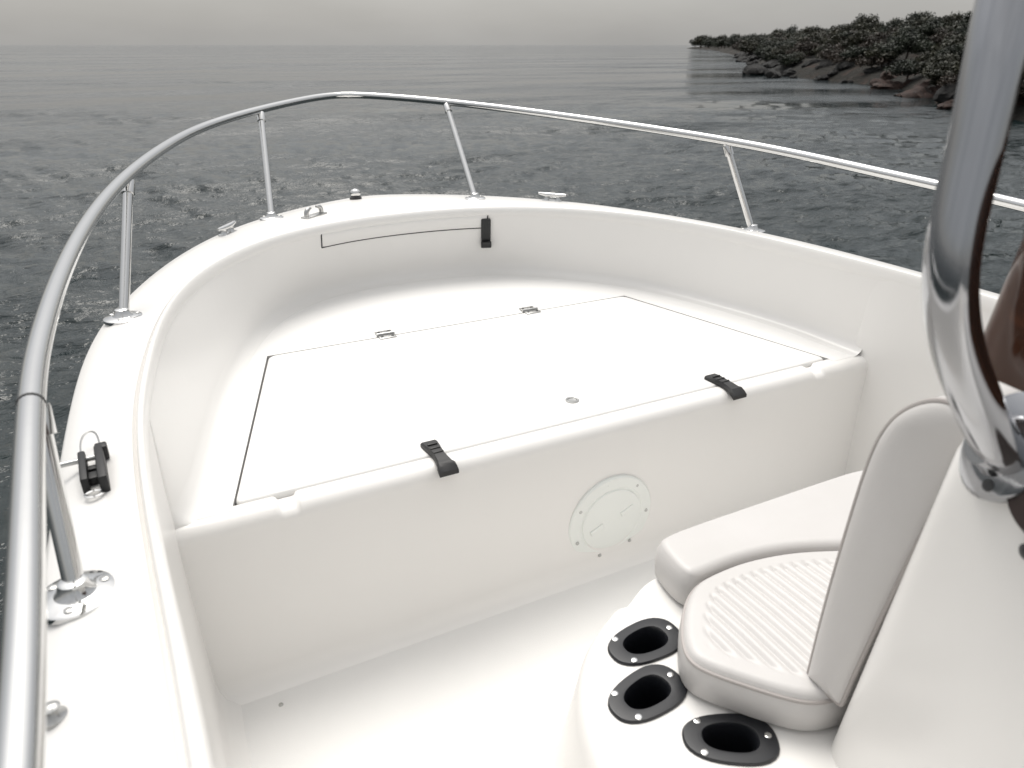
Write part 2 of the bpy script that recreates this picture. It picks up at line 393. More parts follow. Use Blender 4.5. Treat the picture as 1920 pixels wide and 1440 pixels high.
# gunwale: coaming lip, groove, side deck, rounded outer edge
def gunwale():
    rows = []
    for i in range(len(INN)):
        a, b = INN[i], OUT[i]; d = b-a; wd = np.linalg.norm(d); d = d/wd
        def pt(u, z): q = a+d*u; return (q[0], q[1], z)
        e = wd
        sec = [pt(.032, ZG-.075), pt(.016, ZG-.052), pt(.003, ZG-.037), pt(.000, ZG-.026), pt(.003, ZG-.014), pt(.010, ZG-.004), pt(.020, ZG), pt(.036, ZG-.001),
               pt(.042, ZG-.004), pt(.048, ZG-.017), pt(.053, ZG-.022), pt(.057, ZG-.021), pt(.066, ZG-.0125),
               pt(.066+(e-.066)*.35, ZG-.014), pt(.066+(e-.066)*.7, ZG-.020), pt(e-.022, ZO+.001), pt(e-.012, ZO-.003), pt(e-.004, ZO-.011), pt(e, ZO-.024), pt(e+.004, ZO-.062), pt(e+.006, ZO-.085)]
        rows.append(sec)
    V, Fc = grid(rows); return mesh('gunwale', V, Fc, GEL, boat, sharp=60)
gun = gunwale()
gbvh = BVHTree.FromPolygons([v.co for v in gun.data.vertices], [p.vertices[:] for p in gun.data.polygons])
def gz(x, y):
    h = gbvh.ray_cast(Vector((x, y, 2)), Vector((0, 0, -1))); return h[0].z if h[0] else ZO

def hull():
    rows = []
    for i in range(len(INN)):
        b = OUT[i]; d = OUT[i]-INN[i]; d /= np.linalg.norm(d)
        f = min(1, max(0, (b[1]-1.0)/2.4))
        row = []
        for z, ins in ((ZO-.086, -.003), (ZO-.13, .0), (-.1, .05+.12*f), (-.5, .11+.3*f), (-.9, .2+.5*f), (-1.1, .45+.55*f)):
            q = b-d*ins
            row.append((q[0]*(1-(.2*f if z < -.4 else 0)), q[1], z))
        rows.append(row)
    V, Fc = grid(rows); mesh('hull', V, Fc, GEL, boat)
hull()
def rub_rail():
    rows = []
    for i in range(len(OUT)):
        d = OUT[i]-INN[i]; d /= np.linalg.norm(d); row = []
        for u, z in ((.002, ZO-.058), (.016, ZO-.060), (.024, ZO-.066), (.026, ZO-.078), (.022, ZO-.090), (.010, ZO-.096), (-.004, ZO-.098)):
            q = OUT[i]+d*u; row.append((q[0], q[1], z))
        rows.append(row)
    V, Fc = grid(rows); mesh('rub_rail', V, Fc, PLASTIC, boat)
    # bright steel strip on its face
    P = [(*(OUT[i]+.0245*(OUT[i]-INN[i])/np.linalg.norm(OUT[i]-INN[i])), ZO-.078) for i in range(len(OUT))]
    V, Fc = tube(P, .0055, 8); mesh('rub_rail_strip', V, Fc, STEEL, boat)
rub_rail()

def bow_liner():
    rows = []
    for i in range(len(BAS)):
        b = BAS[i]
        # matching coaming point at the same angle
        j = int(np.argmin(np.hypot(INN[:, 0]-b[0], INN[:, 1]-b[1]))); 
        fr = i/(len(BAS)-1)
        T = BAS[min(i+1, len(BAS)-1)]-BAS[max(i-1, 0)]; T /= np.linalg.norm(T); n = np.array([T[1], -T[0]])   # towards the inside
        if (np.array([0, 1.6])-b)@n < 0: n = -n
        if b[1] < 1.56: n = np.array([-math.copysign(1, b[0]), 0.0])
        a = LINTOP[i]
        row = [(a[0], a[1], ZG-.033)]
        for t in (.25, .5, .75, .9):
            q = a+(b-n*.006-a)*t; row.append((q[0], q[1], (ZG-.033)*(1-t)+.045*t))
        for an in (0, 22, 45, 68, 90):
            u = .042*(1-math.cos(R(an)))-.006; q = b+n*u; row.append((q[0], q[1], .042*(1-math.sin(R(an)))+.0))
        rows.append(row); PLAT.append((b[0]+n[0]*.036, b[1]+n[1]*.036))
    for e, sgn in ((0, -1),):          # the port end turns outwards into the cockpit side
        r1 = [(x+sgn*.012, y-.006, z-.002) for x, y, z in rows[e]]; r2 = [(x+sgn*.06, y-.010, z-.006) for x, y, z in rows[e]]
        rows = [r2, r1]+rows if e == 0 else rows+[r1, r2]
    V, Fc = grid(rows); return mesh('bow_liner', V, Fc, GEL, boat, sharp=70)
# top of the liner follows the coaming, set back under the lip
ii = [i for i in range(len(INN)) if INN[i][1] > 1.405]
def inn_x(y, side):
    P = INN[:NS//2+1] if side < 0 else INN[NS//2:][::-1]
    return float(np.interp(y, P[:, 1], P[:, 0]))
seg = np.vstack([[inn_x(1.405, -1), 1.405], INN[ii[0]:ii[-1]+1], [inn_x(1.405, 1), 1.405]]); im = int(np.argmax(seg[:, 1])); LT = np.vstack([resample(seg[:im+1], NS//2+1), resample(seg[im:], NS//2+1)[1:]])
LINTOP = []
for i in range(len(LT)):
    T = LT[min(i+1, len(LT)-1)]-LT[max(i-1, 0)]; T /= np.linalg.norm(T); n = np.array([-T[1], T[0]])
    if (np.array([0, 1.6])-LT[i])@n > 0: n = -n
    LINTOP.append(LT[i]+n*.0035)
PLAT = []
liner = bow_liner()
lbvh = BVHTree.FromPolygons([v.co for v in liner.data.vertices], [p.vertices[:] for p in liner.data.polygons])

def cockpit_liner(side):
    P = [(inn_x(y, side), y) for y in np.r_[np.linspace(-2.6, 1.35, 70), np.linspace(1.36, 1.6, 30)]]
    rows = []
    for p in P:
        row = []
        for u, z in ((.0035, ZG-.033), (.006, .1), (.0, -.15), (-.006, ZF+.06), (-.012, ZF+.03), (-.024, ZF+.012), (-.05, ZF)):
            row.append((p[0]+side*(u+(min(.022, max(0, (p[1]-1.402)*.4)) if side < 0 else max(0, -.0025+.06*(p[1]-1.36)+.0025)-.0025*min(1, max(0, (p[1]-1.2)/.1))+max(0, p[1]-1.43)*.4)), p[1], z))
        rows.append(row)
    V, Fc = grid(rows); mesh('cockpit_liner', V, Fc, GEL, boat, sharp=70)
cockpit_liner(-1); cockpit_liner(1)
# transom closes the boat behind the camera
b = MB(); b.add(*rbox((0, -2.62, -.25), (2.24, .16, 1.12), .02)); b.build('transom', GEL, boat)
b = MB(); rows = [[(x, y, ZF) for x in np.linspace(-1.0, 1.0, 12)] for y in np.linspace(-2.58, 1.40, 14)]
b.add(*grid(rows)); b.build('cockpit_floor', DECK, boat)

# bulkhead under the bow platform, with its rolled edge and two drain notches
YG = 1.4363          # front side of the hatch gap
def bulkhead():
    rows = []
    for x in np.linspace(-1.06, 1.06, 425):
        nz = 0
        for c in (-.788, .806):
            nz = max(nz, 1-min(1, max(0, (abs(x-c)-.016)/.009)))
        nz = nz*nz*(3-2*nz)*.011
        sec = [(YG, -.03), (YG, -.004-nz), (YG-.002, -.001-nz), (YG-.006, -nz)]
        r = .034; y0 = 1.376
        sec.append((y0+r+.004, -nz))
        for an in (0, 18, 36, 54, 72, 90):
            sec.append((y0+r-r*math.sin(R(an)), -r*(1-math.cos(R(an)))-nz*math.cos(R(an))))
        sec += [(y0-.002, -.16), (y0-.006, -.30), (y0-.010, ZF+.05)]
        for an in (25, 50, 75, 90):
            sec.append((y0-.010-.045*(1-math.cos(R(an))), ZF-.002+.05*(1-math.sin(R(an)))))
        rows.append([(x, y, z) for y, z in sec])
    V, Fc = grid(rows); return mesh('bulkhead', V, Fc, GEL, boat, sharp=60)
bulkhead()

# platform round the hatch opening
HY0, HY1, HX0, HX1 = 1.4395, 2.251, .893, .682         # lid: front/back, half widths
GAP = .0032
ox0, ox1, oy1 = HX0+GAP*1.2, HX1+GAP*1.2, HY1+GAP
pl = [p for p in PLAT if p[1] > YG+.004]
poly = [(-1.05, YG-.022), (-1.05, YG+.002), (pl[0][0]-.03, YG+.003)]+pl+[(pl[-1][0]+.03, YG+.003), (1.08, YG+.002), (1.08, YG-.022), (ox0+.001, YG-.022), (ox0, YG), (ox1, oy1), (-ox1, oy1), (-ox0, YG), (-ox0-.001, YG-.022)]
tris = tessellate_polygon([[Vector((x, y, 0)) for x, y in poly]])
b = MB(); b.add([(x, y, 0.0005) for x, y in poly], tris); b.build('bow_platform', DECK, boat, smooth=False)
b = MB()
ring = [(-ox0, YG), (-ox1, oy1), (ox1, oy1), (ox0, YG)]
for q in range(3):
    (x0, y0), (x1, y1) = ring[q], ring[q+1]
    b.add([(x0, y0, 0), (x1, y1, 0), (x1, y1, -.035), (x0, y0, -.035)], [(0, 1, 2, 3)])
b.add([(-ox0, YG, -.03), (-ox1, oy1, -.03), (ox1, oy1, -.03), (ox0, YG, -.03)], [(0, 1, 2, 3)])
b.build('hatch_gutter', GUTTER, boat, smooth=False)

# hatch lid
def lid():
    def outl(o, n=6, rc=.022):
        c = [(-HX0+o, HY0+o), (HX0-o, HY0+o), (HX1-o, HY1-o), (-HX1+o, HY1-o)]
        out = []
        for q in range(4):
            p = Vector(c[q]); a = (Vector(c[q-1])-p).normalized(); d = (Vector(c[(q+1) % 4])-p).normalized()
            for t in np.linspace(0, 1, n):
                out.append(p+a*rc*(1-t)**2+d*rc*t**2)
        return out
    rows = [[(p.x, p.y, z) for p in outl(o)] for o, z in ((0, -.028), (0, -.005), (.0015, -.0015), (.005, .0015), (.02, .0022))]
    V, Fc = grid(rows, close_u=True); k = len(rows[0]); Fc.append(tuple(range(len(V)-k, len(V))))
    return mesh('hatch_lid', V, Fc, DECK, boat, sharp=50)
hatch = lid()

def hinge(x, y):
    h = MB(); h.add(*rbox((x, y-.020, .0042), (.058, .030, .0035), .001)); h.add(*rbox((x, y+.020, .0042), (.058, .030, .0035), .001))
    h.add(*tube([(x-.031, y, .007), (x+.031, y, .007)], .0055, 10)); o = h.build('hinge', STEELD, hatch)
    s = MB()
    for dx in (-.018, .018):
        for dy in (-.022, .022): s.add(*lathe([(.0055, .0058), (.0045, .0075), (0, .008)], (x+dx, y+dy, 0), k=8))
    s.build('hinge_screws', DARKMATT, hatch)
hinge(-.292, 2.259); hinge(.266, 2.259)

def strap_latch(x, y0, y1, z=.002):
    g = MB(); yc = (y0+y1)/2; n = 14; rows = []
    for i in range(n+1):
        t = i/n; y = y1+(y0-y1)*t
        wd = .0185+.003*math.cos(t*6.28*1.0); top = .016-.006*(t-.45)**2*4; top = max(top, .008)
        if t > .82: wd *= 1.12; top += .004
        zz = z-(.012*max(0, (t-.75)/.25)**2)
        rows.append([(x-wd, y, zz), (x-wd, y, zz+top*.7), (x-wd*.8, y, zz+top), (x+wd*.8, y, zz+top), (x+wd, y, zz+top*.7), (x+wd, y, zz)])
    V, Fc = grid(rows, close_u=True); Fc += [tuple(range(6)), tuple(range(len(V)-6, len(V)))]
    g.add(V, Fc)
    for t in (.2, .35, .5): g.add(*rbox((x, y1+(y0-y1)*t, z+.0165), (.026, .006, .004), .0015))
    g.build('strap_latch', BLACK, hatch, sharp=35)
strap_latch(-.428, 1.352, 1.488); strap_latch(.462, 1.357, 1.487)
b = MB(); b.add(*lathe([(.019, .0015), (.019, .005), (.0175, .0062), (.0135, .0055), (.012, .003), (.0, .0028)], (.018, 1.541, 0), k=26)); b.build('ring_pull', STEELD, hatch)

# inspection plate on the bulkhead
ipl = MB(); yb = 1.3725
ipl.add(*lathe([(.136, -.004), (.136, .003), (.132, .0065), (.104, .008), (.100, .006), (.097, .006), (.094, .0095), (.086, .0105), (.03, .0110), (0, .0110)], (.052, yb, -.297), axis=(0, -1, -.02), k=56))
plate = ipl.build('inspection_plate', PLASTIC, boat, sharp=25)
for q in range(7):
    a = R(100+q*360/7); c = (.052+.118*math.cos(a), yb-.0075, -.297+.118*math.sin(a))
    g = MB(); g.add(*lathe([(.0055, -.001), (.005, .0015), (0, .0022)], c, axis=(0, -1, 0), k=10)); g.build('screw', STEELD, plate)
for a in (20, 200):
    a = R(a); c = Vector((.052+.052*math.cos(a), yb-.0115, -.297+.052*math.sin(a)))
    g = MB(); g.add(*rbox(c, (.044, .006, .016), .0025, Matrix.Rotation(-R(25), 3, 'Y'))); g.build('finger_grip', PLASTIC, plate)
g = MB(); g.add(*lathe([(.006, -.001), (.005, .002), (0, .003)], (-.883, 1.295, ZF), k=10)); g.build('floor_screw', STEELD, boat)

# anchor locker door in the bow face
def on_liner(x, z):
    h = lbvh.ray_cast(Vector((x, 1.9, z)), Vector((0, 1, 0))); return (h[0], h[1]) if h[0] else (Vector((x, 2.78, z)), Vector((0, -1, 0)))
def locker():
    xs = np.linspace(-.372, .318, 40); rows = []
    for z, o in ((.208, .000), (.209, .0045), (.213, .0062), (.230, .0062), (.247, .0055), (.2555, .003), (.2605, -.002)):
        row = []
        for i, x in enumerate(xs):
            p, n = on_liner(x, z); n = n if n.y < 0 else -n; row.append(p+n*(o if 0 < i < 39 else min(o, .001)))
        rows.append(row)
    V, Fc = grid(rows); d = mesh('locker_door', V, Fc, GEL, boat, sharp=40)
    P = []
    for z in np.linspace(.260, .207, 6): P.append(on_liner(-.3745, z))
    for x in np.linspace(-.3745, .3205, 40): P.append(on_liner(x, .2055))
    for z in np.linspace(.207, .260, 6): P.append(on_liner(.3205, z))
    V, Fc = tube([p+Vector((0, -.0005, 0)) for p, n in P], .0028, 6); mesh('locker_gap_shade', V, Fc, DARKMATT, boat)  # dark tube added as the shaded gap line round the door
    p, n = on_liner(.318, .185); 
    if n.y > 0: n = -n
    M = basis(n, (0, 0, 1)); g = MB()
    g.add(*rbox(p+n*.008, (.128, .040, .016), .005, M)); g.add(*rbox(p+n*.016+Vector((0, 0, -.045)), (.028, .044, .012), .004, M))
    g.add(*rbox(p+n*.0175+Vector((0, 0, .02)), (.05, .026, .006), .002, M))
    lt = g.build('strap_latch', BLACK, d)
    g = MB(); g.add(*rbox(p+n*.004+Vector((.022, 0, .02)), (.075, .008, .008), .002, M)); g.build('latch_keeper', STEELD, d)
locker()

# ------------------------------------------------------------------ bow rail
rail_c = [(-1.10, -.95, .285), (-1.095, -.85, .33), (-1.085, -.6, .42), (-1.08, -.2, .452), (-1.08, .2, .472), (-1.085, .454, .487), (-1.092, .6, .496), (-1.101, .767, .506), (-1.109, .934, .516), (-1.112, 1.057, .523), (-1.107, 1.209, .533), (-1.094, 1.43, .546), (-1.056, 1.777, .567), (-.973, 2.208, .592), (-.809, 2.719, .623), (-.64, 3.05, .643), (-.41, 3.36, .661), (-.15, 3.64, .678), (.0, 3.72, .683), (.15, 3.65, .678),
          (.395, 3.365, .662), (.638, 2.942, .637), (.856, 2.46, .608), (.985, 2.108, .586), (1.039, 1.81, .569), (1.057, 1.504, .55), (1.066, 1.3, .54), (1.07, 1.125, .528), (1.075, .7, .503), (1.08, .2, .472), (1.085, -.6, .42), (1.095, -.85, .33), (1.10, -.95, .285)]
RAIL = resample(bspline(rail_c, 900), 300)
rail = mesh('bow_rail', *tube(RAIL, .0150, 20), STEEL, boat)
def stanchion(bx, by, top):
    t = RAIL[int(np.argmin(np.linalg.norm(RAIL-np.array(top), axis=1)))]
    z = gz(bx, by); base = np.array([bx, by, z])
    P = [base+(t-base)*q for q in np.linspace(-.01, .97, 12)]
    g = MB(); g.add(*tube(P, .0125, 16)); g.build('stanchion', STEEL, rail)
    d = (t-base)/np.linalg.norm(t-base)
    g = MB(); g.add(*lathe([(.0165, -.02), (.0165, .014), (.0150, .018)], t-d*.034, axis=tuple(d), k=18)); g.build('rail_socket', STEEL, rail)
    g = MB(); g.add(*lathe([(.046, -.004), (.046, .0035), (.043, .0055), (.024, .008), (.019, .014), (.0165, .024), (.013, .026)], (bx, by, z), k=32)); g.build('base_flange', STEEL, rail)
    for a in (20, 140, 260):
        g = MB(); g.add(*lathe([(.0062, .004), (.0058, .0078), (.003, .0092), (0, .0088)], (bx+.034*math.cos(R(a)), by+.034*math.sin(R(a)), z), k=12)); g.build('flange_screw', STEELD, rail)
stanchion(-1.113, .876, (-1.110, .955, .517)); stanchion(-1.045, 1.978, (-.973, 2.208, .592)); stanchion(-.50, 3.015, (-.45, 3.31, .657))
stanchion(.38, 3.0, (.395, 3.365, .662)); stanchion(1.07, 2.005, (.985, 2.108, .586)); stanchion(1.113, .876, (1.07, .955, .517))
stanchion(-1.10, -.25, (-1.08, -.2, .452)); stanchion(1.10, -.25, (1.08, -.2, .452))
i = int(np.argmin(np.linalg.norm(RAIL-np.array((-1.110, .93, .517)), axis=1)))
mesh('rail_joint', *tube([RAIL[i-1]*.12+RAIL[i]*.88, RAIL[i]], .0157, 20), DARKMATT, rail)

# ------------------------------------------------------------------ deck fittings
def cleat(x, y, ang, L_=.15):
    z = gz(x, y); M = Matrix.Rotation(ang, 3, 'Z'); o = Vector((x, y, z))
    c = MB()
    for q in (-.027, .027): c.add(*lathe([(.015, -.002), (.0125, .006), (.0095, .014), (.0095, .023)], o+M @ Vector((q, 0, 0)), k=14))
    c.add(*rbox(o+Vector((0, 0, .001)), (.085, .034, .006), .002, M)); root = c.build('cleat', STEEL, boat)
    P = [o+M @ Vector((q*L_/2, 0, .024+.005*abs(q)**2)) for q in np.linspace(-1, 1, 17)]
    mesh('cleat_horn', *tube(P, [.0045+.0055*(1-abs(q)**2.2) for q in np.linspace(-1, 1, 17)], 12), STEEL, root)
cleat(-.690, 2.828, R(56), .13); cleat(.672, 2.818, R(-50), .13)
def chock(x, y, ang):
    z = gz(x, y); M = Matrix.Rotation(ang, 3, 'Z'); o = Vector((x, y, z)); c = MB()
    c.add(*rbox(o+Vector((0, 0, .002)), (.12, .035, .006), .002, M))
    for s in (-1, 1):
        P = [o+M @ Vector((s*.045, 0, .0)), o+M @ Vector((s*.046, 0, .02)), o+M @ Vector((s*.036, 0, .032)), o+M @ Vector((s*.016, 0, .034))]
        c.add(*tube(bspline(P, 9), [.009]*6+[.0075, .006, .0045], 10))
    c.build('rope_chock', STEELD, boat)
chock(-.345, 2.952, R(38))
z = gz(-.085, 3.28); b = MB(); b.add(*lathe([(.027, -.003), (.027, .008), (.021, .012), (.018, .020)], (-.085, 3.28, z), k=24)); bl = b.build('bow_light', BLACKP, boat)
b = MB(); b.add(*lathe([(.020, .017), (.023, .023), (.023, .033), (.017, .041), (.008, .045), (0, .046)], (-.085, 3.28, z), k=24)); b.build('light_dome', STEEL, bl)

def line_clip(x, y):
    z = gz(x, y); o = Vector((x, y, z)); a = R(4); M = Matrix.Rotation(a, 3, 'Z')
    def P(u, v, h): return o+M @ Vector((u, v, h))
    g = MB()
    g.add(*rbox(P(-.011, .0, .013), (.011, .098, .028), .003, M)); g.add(*rbox(P(.014, -.006, .015), (.013, .112, .032), .003, M))
    g.add(*rbox(P(.001, -.018, .008), (.026, .022, .014), .002, M)); g.add(*rbox(P(.001, .012, .007), (.026, .014, .012), .002, M))
    g.add(*rbox(P(.018, .05, .017), (.018, .02, .026), .003, M))
    c = g.build('line_clip', BLACK, boat)
    mesh('clip_pin', *tube([P(-.055, .04, .014), P(.02, .04, .014)], .0045, 10), STEELD, c)
    lp = [P(-.012, .05, .016), P(-.012, .085, .022), P(-.004, .115, .025), P(.008, .122, .025), P(.016, .105, .024), P(.017, .05, .02)]
    mesh('clip_wire', *tube(bspline(lp, 30), .0016, 6), STEELD, c)
    rg = [P(-.002+.012*math.cos(t), -.065+.009*math.sin(t), .006) for t in np.linspace(0, 6.28, 21)]
    mesh('clip_ring', *tube(rg, .0026, 6, caps=False), STEEL, c)
line_clip(-1.098, 1.172)
z = gz(-1.128, .684); b = MB(); b.add(*lathe([(.013, -.002), (.013, .004), (.009, .007), (.007, .012), (.009, .016), (.005, .019), (0, .019)], (-1.128, .684, z), k=20)); b.build('deck_stud', STEELD, boat)

# ------------------------------------------------------------------ seat plinth with rod holders
plinth_top = [(-.19, .875), (-.25, .845), (-.30, .815), (-.38, .775), (-.45, .70), (-.495, .60), (-.515, .48), (-.52, .30), (-.52, -.3), (-.45, -.5), (.45, -.5), (.52, -.3), (.52, .30), (.515, .48), (.495, .60), (.45, .70), (.38, .80), (.38, .875)]
ZP = -.03
RODS = [(-.320, .735, R(2)), (-.383, .644, R(8)), (-.322, .522, R(-28))]
def rod_ring(x, y, ang, sc, h, k=36, shift=0, lx=.070, ly=.043):
    out = []
    for a in np.linspace(0, 2*math.pi, k, endpoint=False):
        ca, sa = math.cos(a), math.sin(a); e = 2.5; rr = (abs(ca)**e+abs(sa)**e)**(-1/e)
        p = Vector((lx*sc*rr*ca+shift, ly*sc*rr*sa*(1+.12*ca), h)); out.append(Vector((x, y, ZP))+Matrix.Rotation(ang, 3, 'Z') @ p)
    return out
def plinth():
    T = bspline(plinth_top, 150, closed=True); c = np.array([0, .2]); rows = []
    for off, z in ((-.03, ZP), (0, ZP), (.012, ZP-.004), (.022, ZP-.014), (.03, ZP-.035), (.05, ZP-.15), (.075, ZP-.28), (.095, ZF+.09), (.115, ZF+.035), (.15, ZF+.008), (.19, ZF+.001)):
        row = []
        for i in range(len(T)):
            t = T[(i+1) % len(T)]-T[i-1]; t /= np.linalg.norm(t); n = np.array([t[1], -t[0]])
            if (T[i]-c)@n < 0: n = -n
            o_ = off*(1 if T[i][1] < .82 else .35) if off > 0 else off
            q = T[i]+n*o_; row.append((q[0], q[1], z))
        rows.append(row)
    V, Fc = grid(rows, close_u=True); n0 = len(T); loops = [[Vector(V[i]) for i in range(n0)]]; extra = []
    for x, y, ang in RODS:
        lp = rod_ring(x, y, ang, .60, 0.0); extra += [tuple(p) for p in lp]; loops.append(lp)
    off = len(V); V = list(V)+extra
    for t in tessellate_polygon(loops): Fc.append(tuple(i if i < n0 else off+i-n0 for i in t))
    return mesh('seat_plinth', V, Fc, GEL, boat, sharp=50)
plinth()
def rod_holder(x, y, ang, lx=.070, ly=.043):
    g = MB(); o = Vector((x, y, ZP)); xd = (math.cos(ang), math.sin(ang), 0)
    def ring(sc, h, shift=0): return rod_ring(x, y, ang, sc, h, 36, shift)
    rows = [ring(1, -.001), ring(1, .003), ring(.97, .0055), ring(.72, .0065), ring(.60, .006), ring(.56, .002), ring(.54, -.02), ring(.52, -.12, shift=.02), ring(.50, -.24, shift=.05)]
    V, Fc = grid(rows, close_u=True); k = 36; Fc.append(tuple(range(len(V)-k, len(V))))
    r = mesh('rod_holder', V, Fc, BLACKP, boat, sharp=35)
    for px, py in ((.80, .08), (-.62, .62), (-.62, -.62)):
        p = o+Matrix.Rotation(ang, 3, 'Z') @ Vector((lx*px, ly*py, .005))
        s = MB(); s.add(*lathe([(.0058, 0), (.0052, .0022), (.003, .003), (0, .0025)], p, k=12)); s.build('screw', STEEL, r)
for q in RODS: rod_holder(*q)

# ------------------------------------------------------------------ console
def con_half(y, z):
    yf = .444-.135*(z-.06); return .205+.33*max(0, yf-y)**.9+.085*(z-.05), yf
def console():
    rows = []; zs = [-.06, 0, .06, .15, .25, .35, .45, .52, .555, .575, .590, .598, .601]
    for z in zs:
        ins = 0 if z <= .52 else .055*(1-math.sqrt(max(0, 1-((z-.52)/.0815)**2)))
        half = []
        yf = con_half(0, z)[1]-ins
        half.append((0, yf)); half.append((.10, yf))
        x0 = con_half(yf-.03, z)[0]-ins
        half += [(x0-.055, yf), (x0-.018, yf-.004), (x0, yf-.022), (con_half(yf-.06, z)[0]-ins, yf-.06)]
        for y in (.28, .2, .1, 0, -.15, -.28): half.append((min(con_half(y, z)[0], .36+.02*z)-ins, y))
        half += [(.30-ins, -.34+ins), (0, -.35+ins)]
        ring = [(-x, y) for x, y in half]+[(x, y) for x, y in half[::-1]][1:-1]
        P = bspline(ring, 120, closed=True); rows.append([(p[0], p[1], z) for p in P])
    V, Fc = grid(rows, close_u=True); k = 120; Fc.append(tuple(range(len(V)-k, len(V))))
    return mesh('console', V, Fc, GEL, boat, sharp=50)
con = console()
cb = BVHTree.FromPolygons([v.co for v in con.data.vertices], [p.vertices[:] for p in con.data.polygons])
def on_console(y, z):
    h = cb.ray_cast(Vector((-1.5, y, z)), Vector((1, 0, 0))); p, n = h[0], h[1]; return p, (n if n.x < 0 else -n)

bar = [(-.255, .302, .545), (-.293, .314, .568), (-.319, .323, .607), (-.347, .336, .654), (-.366, .344, .698), (-.374, .35, .738), (-.368, .357, .779), (-.361, .362, .819), (-.356, .367, .857), (-.350, .373, .898), (-.342, .38, .93), (-.325, .39, 1.0), (-.30, .395, 1.06), (-.24, .40, 1.105), (-.15, .40, 1.12), (0, .40, 1.125)]
bar = bar+[(-x, y, z) for x, y, z in bar[::-1]][1:]
wr = mesh('windscreen_rail', *tube(resample(bspline(bar, 500), 220), .0205, 26), ALU, boat)
for s in (-1, 1):
    p, n = on_console(.316, .560); p = Vector((p.x*-s, p.y, p.z)) if s > 0 else p; n = Vector((n.x*-1, n.y, n.z)) if s > 0 else n
    g = MB(); g.add(*lathe([(.052, -.006), (.052, .004), (.048, .006), (.030, .0075), (.026, .016), (.0225, .03)], p, axis=tuple(n), k=36, sx=1.05, sy=.85, xdir=(0, 0, 1)))
    g.build('rail_flange', ALU, wr, sharp=30)
    M = basis(n, (0, 0, 1))
    for a in (200, 320, 80):
        c = p+M @ Vector((.040*math.cos(R(a)), .032*math.sin(R(a)), .006)); g = MB(); g.add(*lathe([(.0065, 0), (.0055, .0025), (0, .003)], c, axis=tuple(n), k=12)); g.build('flange_screw', DARKMATT, wr)

# smoked windscreen wrapped round the console top
def windscreen():
    path = [(-.262, .02), (-.252, .15), (-.243, .27), (-.237, .345), (-.232, .375), (-.218, .396), (-.17, .405), (-.07, .409), (0, .41)]
    path = path+[(-x, y) for x, y in path[::-1]][1:]
    P = resample(bspline(path, 200), 90); rows = []
    T = np.gradient(P, axis=0); T /= np.linalg.norm(T, axis=1)[:, None]; Nn = np.c_[T[:, 1], -T[:, 0]]
    if Nn[0][0] < 0: Nn = -Nn
    hs = np.linspace(.606, .83, 8)
    def sheet(o):
        return [[(P[i][0]+Nn[i][0]*o*.0+(-Nn[i][0])*o, P[i][1]-Nn[i][1]*o-.10*(z-.606), z) for i in range(len(P))] for z in hs]
    A, B = sheet(0), sheet(.006); b = MB(); b.add(*grid(A)); b.add(*grid(B))
    for r0, r1 in ((A[0], B[0]), (A[-1], B[-1]), ([r[0] for r in A], [r[0] for r in B]), ([r[-1] for r in A], [r[-1] for r in B])): b.add(*grid([r0, r1]))
    b.build('windscreen', SMOKE, boat, sharp=60)
windscreen()
p, n = on_console(.258, .535)
g = MB(); g.add(*lathe([(.034, -.004), (.034, .003), (.031, .006), (.024, .004), (0, .003)], p, axis=tuple(n), k=36, sx=.95, sy=1.3, xdir=(0, 0, 1))); vent = g.build('console_vent', VENT, boat, sharp=30)
p2, n2 = on_console(.262, .486)
g = MB(); g.add(*lathe([(.008, -.001), (.0075, .003), (.003, .005), (0, .005)], p2, axis=tuple(n2), k=14)); g.build('vent_bolt', BLACKP, vent)

# ------------------------------------------------------------------ cushions (lift off)
def pillow(outline, z0, z1, r, rib=None, dome=.0, nr=40, nt=220, c=None):
    O = resample(bspline(outline+outline[:1], 500), nt+1)[:-1] if False else bspline(outline, nt, closed=True)
    c = np.array(c) if c is not None else O.mean(0)
    ss = np.r_[np.linspace(0, .86, nr), np.linspace(.86, 1, 14)[1:]]
    pts = c+(O[None]-c)*ss[:, None, None]                       # (s, t, 2)
    flat = pts.reshape(-1, 2)
    seg0, seg1 = O, np.roll(O, -1, 0); d = seg1-seg0; l2 = (d**2).sum(1)
    dist_ = np.full(len(flat), 9.)
    for q in range(0, nt, 1):
        t = np.clip(((flat-seg0[q])@d[q])/l2[q], 0, 1); dist_ = np.minimum(dist_, np.linalg.norm(flat-seg0[q]-t[:, None]*d[q], axis=1))
    e = np.clip(dist_/r, 0, 1); z = z1-r*(1-np.sqrt(1-(1-e)**2))*.9+dome*np.clip(dist_/.12, 0, 1)**.7
    if rib:
        per, amp, mg = rib; z += (amp*np.abs(np.sin(np.pi*flat[:, 0]/per))**1.1-amp)*np.clip((dist_-mg)/.012, 0, 1)
    rows = [[(x, y, zz) for (x, y), zz in zip(pts[i], z.reshape(len(ss), nt)[i])] for i in range(len(ss))]
    for off, zz in ((.003, z1-r*.9-.006), (.005, (z0+z1)/2), (.003, z0+.008), (-.004, z0+.001), (-.02, z0)):
        row = []
        for i in range(nt):
            t = O[(i+1) % nt]-O[i-1]; t /= np.linalg.norm(t); n_ = np.array([t[1], -t[0]])
            if (O[i]-c)@n_ < 0: n_ = -n_
            q = O[i]+n_*off; row.append((q[0], q[1], zz))
        rows.append(row)
    V, Fc = grid(rows, close_u=True); Fc.append(tuple(range(len(V)-nt, len(V)))); return V, Fc, O
seat = empty('seat_cushion', (0, 0, 0)); tag(seat, 'white vinyl seat cushion with ribbed centre in front of the console', 'cushion')
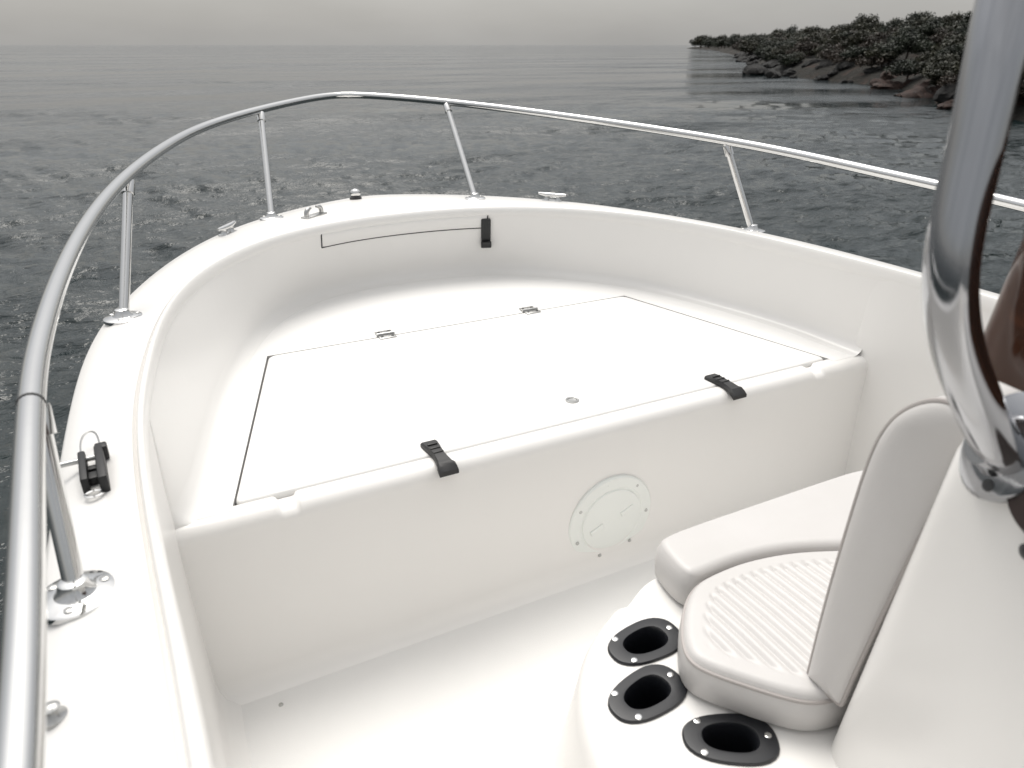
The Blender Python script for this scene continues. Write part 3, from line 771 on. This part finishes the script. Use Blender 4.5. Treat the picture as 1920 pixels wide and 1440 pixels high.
bol = [(-.207, .84), (-.200, .875), (-.16, .884), (-.05, .885), (.1, .885), (.25, .885), (.37, .884), (.395, .86), (.395, .70), (.37, .66), (.25, .66), (.17, .682), (.09, .715), (.03, .742), (-.03, .758), (-.10, .768), (-.17, .764), (-.205, .762), (-.214, .79)]
V, Fc, O1 = pillow(bol, -.028, .052, .016, dome=.004, c=(.1, .79)); mesh('front_bolster', V, Fc, VINYL, seat, sharp=60)
quilt = [(-.198, .752), (-.235, .735), (-.275, .70), (-.312, .655), (-.328, .618), (-.312, .585), (-.275, .538), (-.235, .488), (-.19, .462), (0, .458), (.19, .462), (.25, .50), (.28, .56), (.28, .62), (.24, .655), (.165, .672), (.085, .705), (.025, .732), (-.035, .748), (-.10, .758), (-.16, .756)]
V, Fc, O2 = pillow(quilt, -.027, .050, .014, rib=(.021, .006, .03), dome=.006, nr=170, nt=460, c=(-.05, .6)); qp = mesh('quilted_panel', V, Fc, VINYL, seat, sharp=75)
P = np.c_[O2, np.full(len(O2), .036)]; mesh('piping', *tube(np.vstack([P, P[:2]]), .0036, 8, caps=False), PIPING, qp)

back = empty('backrest_cushion', (0, 0, 0)); tag(back, 'upright white vinyl backrest cushion leaning on the console front', 'cushion')
prof = [(.512, .048), (.511, .06), (.511, .13), (.509, .216), (.505, .31), (.499, .421), (.490, .476), (.470, .514), (.436, .543), (.405, .545), (.385, .525), (.396, .457), (.412, .36), (.427, .25), (.440, .15), (.449, .07), (.450, .048), (.454, .046), (.506, .046)]
PR = bspline(prof, 110, closed=True); pc = PR.mean(0)
rows = []
for x, f in ((-.2060, .9), (-.2055, .7), (-.204, .45), (-.2005, .2), (-.1965, .07), (-.192, .0), (-.187, -.03), (-.175, -.05), (-.09, -.08), (0, -.09), (.09, -.08), (.175, -.05), (.187, -.03), (.192, .0), (.1965, .07), (.2005, .2), (.204, .45), (.2055, .7), (.2060, .9)):
    row = []
    for i in range(110):
        zc = min(max(PR[i][1], .085), .495); sp = np.array([.482-.075*(zc-.085), zc]); q = PR[i]+(sp-PR[i])*f; row.append((x, q[0], q[1]))
    rows.append(row)
V, Fc = grid(rows, close_u=True); Fc += [tuple(range(110)), tuple(range(len(V)-110, len(V)))]
pad = mesh('pad', V, Fc, VINYL, back, sharp=60)
for s in (-1, 1):
    P = [(s*.1925, q[0], q[1]) for q in PR]; mesh('piping', *tube(P+P[:2], .0036, 8, caps=False), PIPING, back)
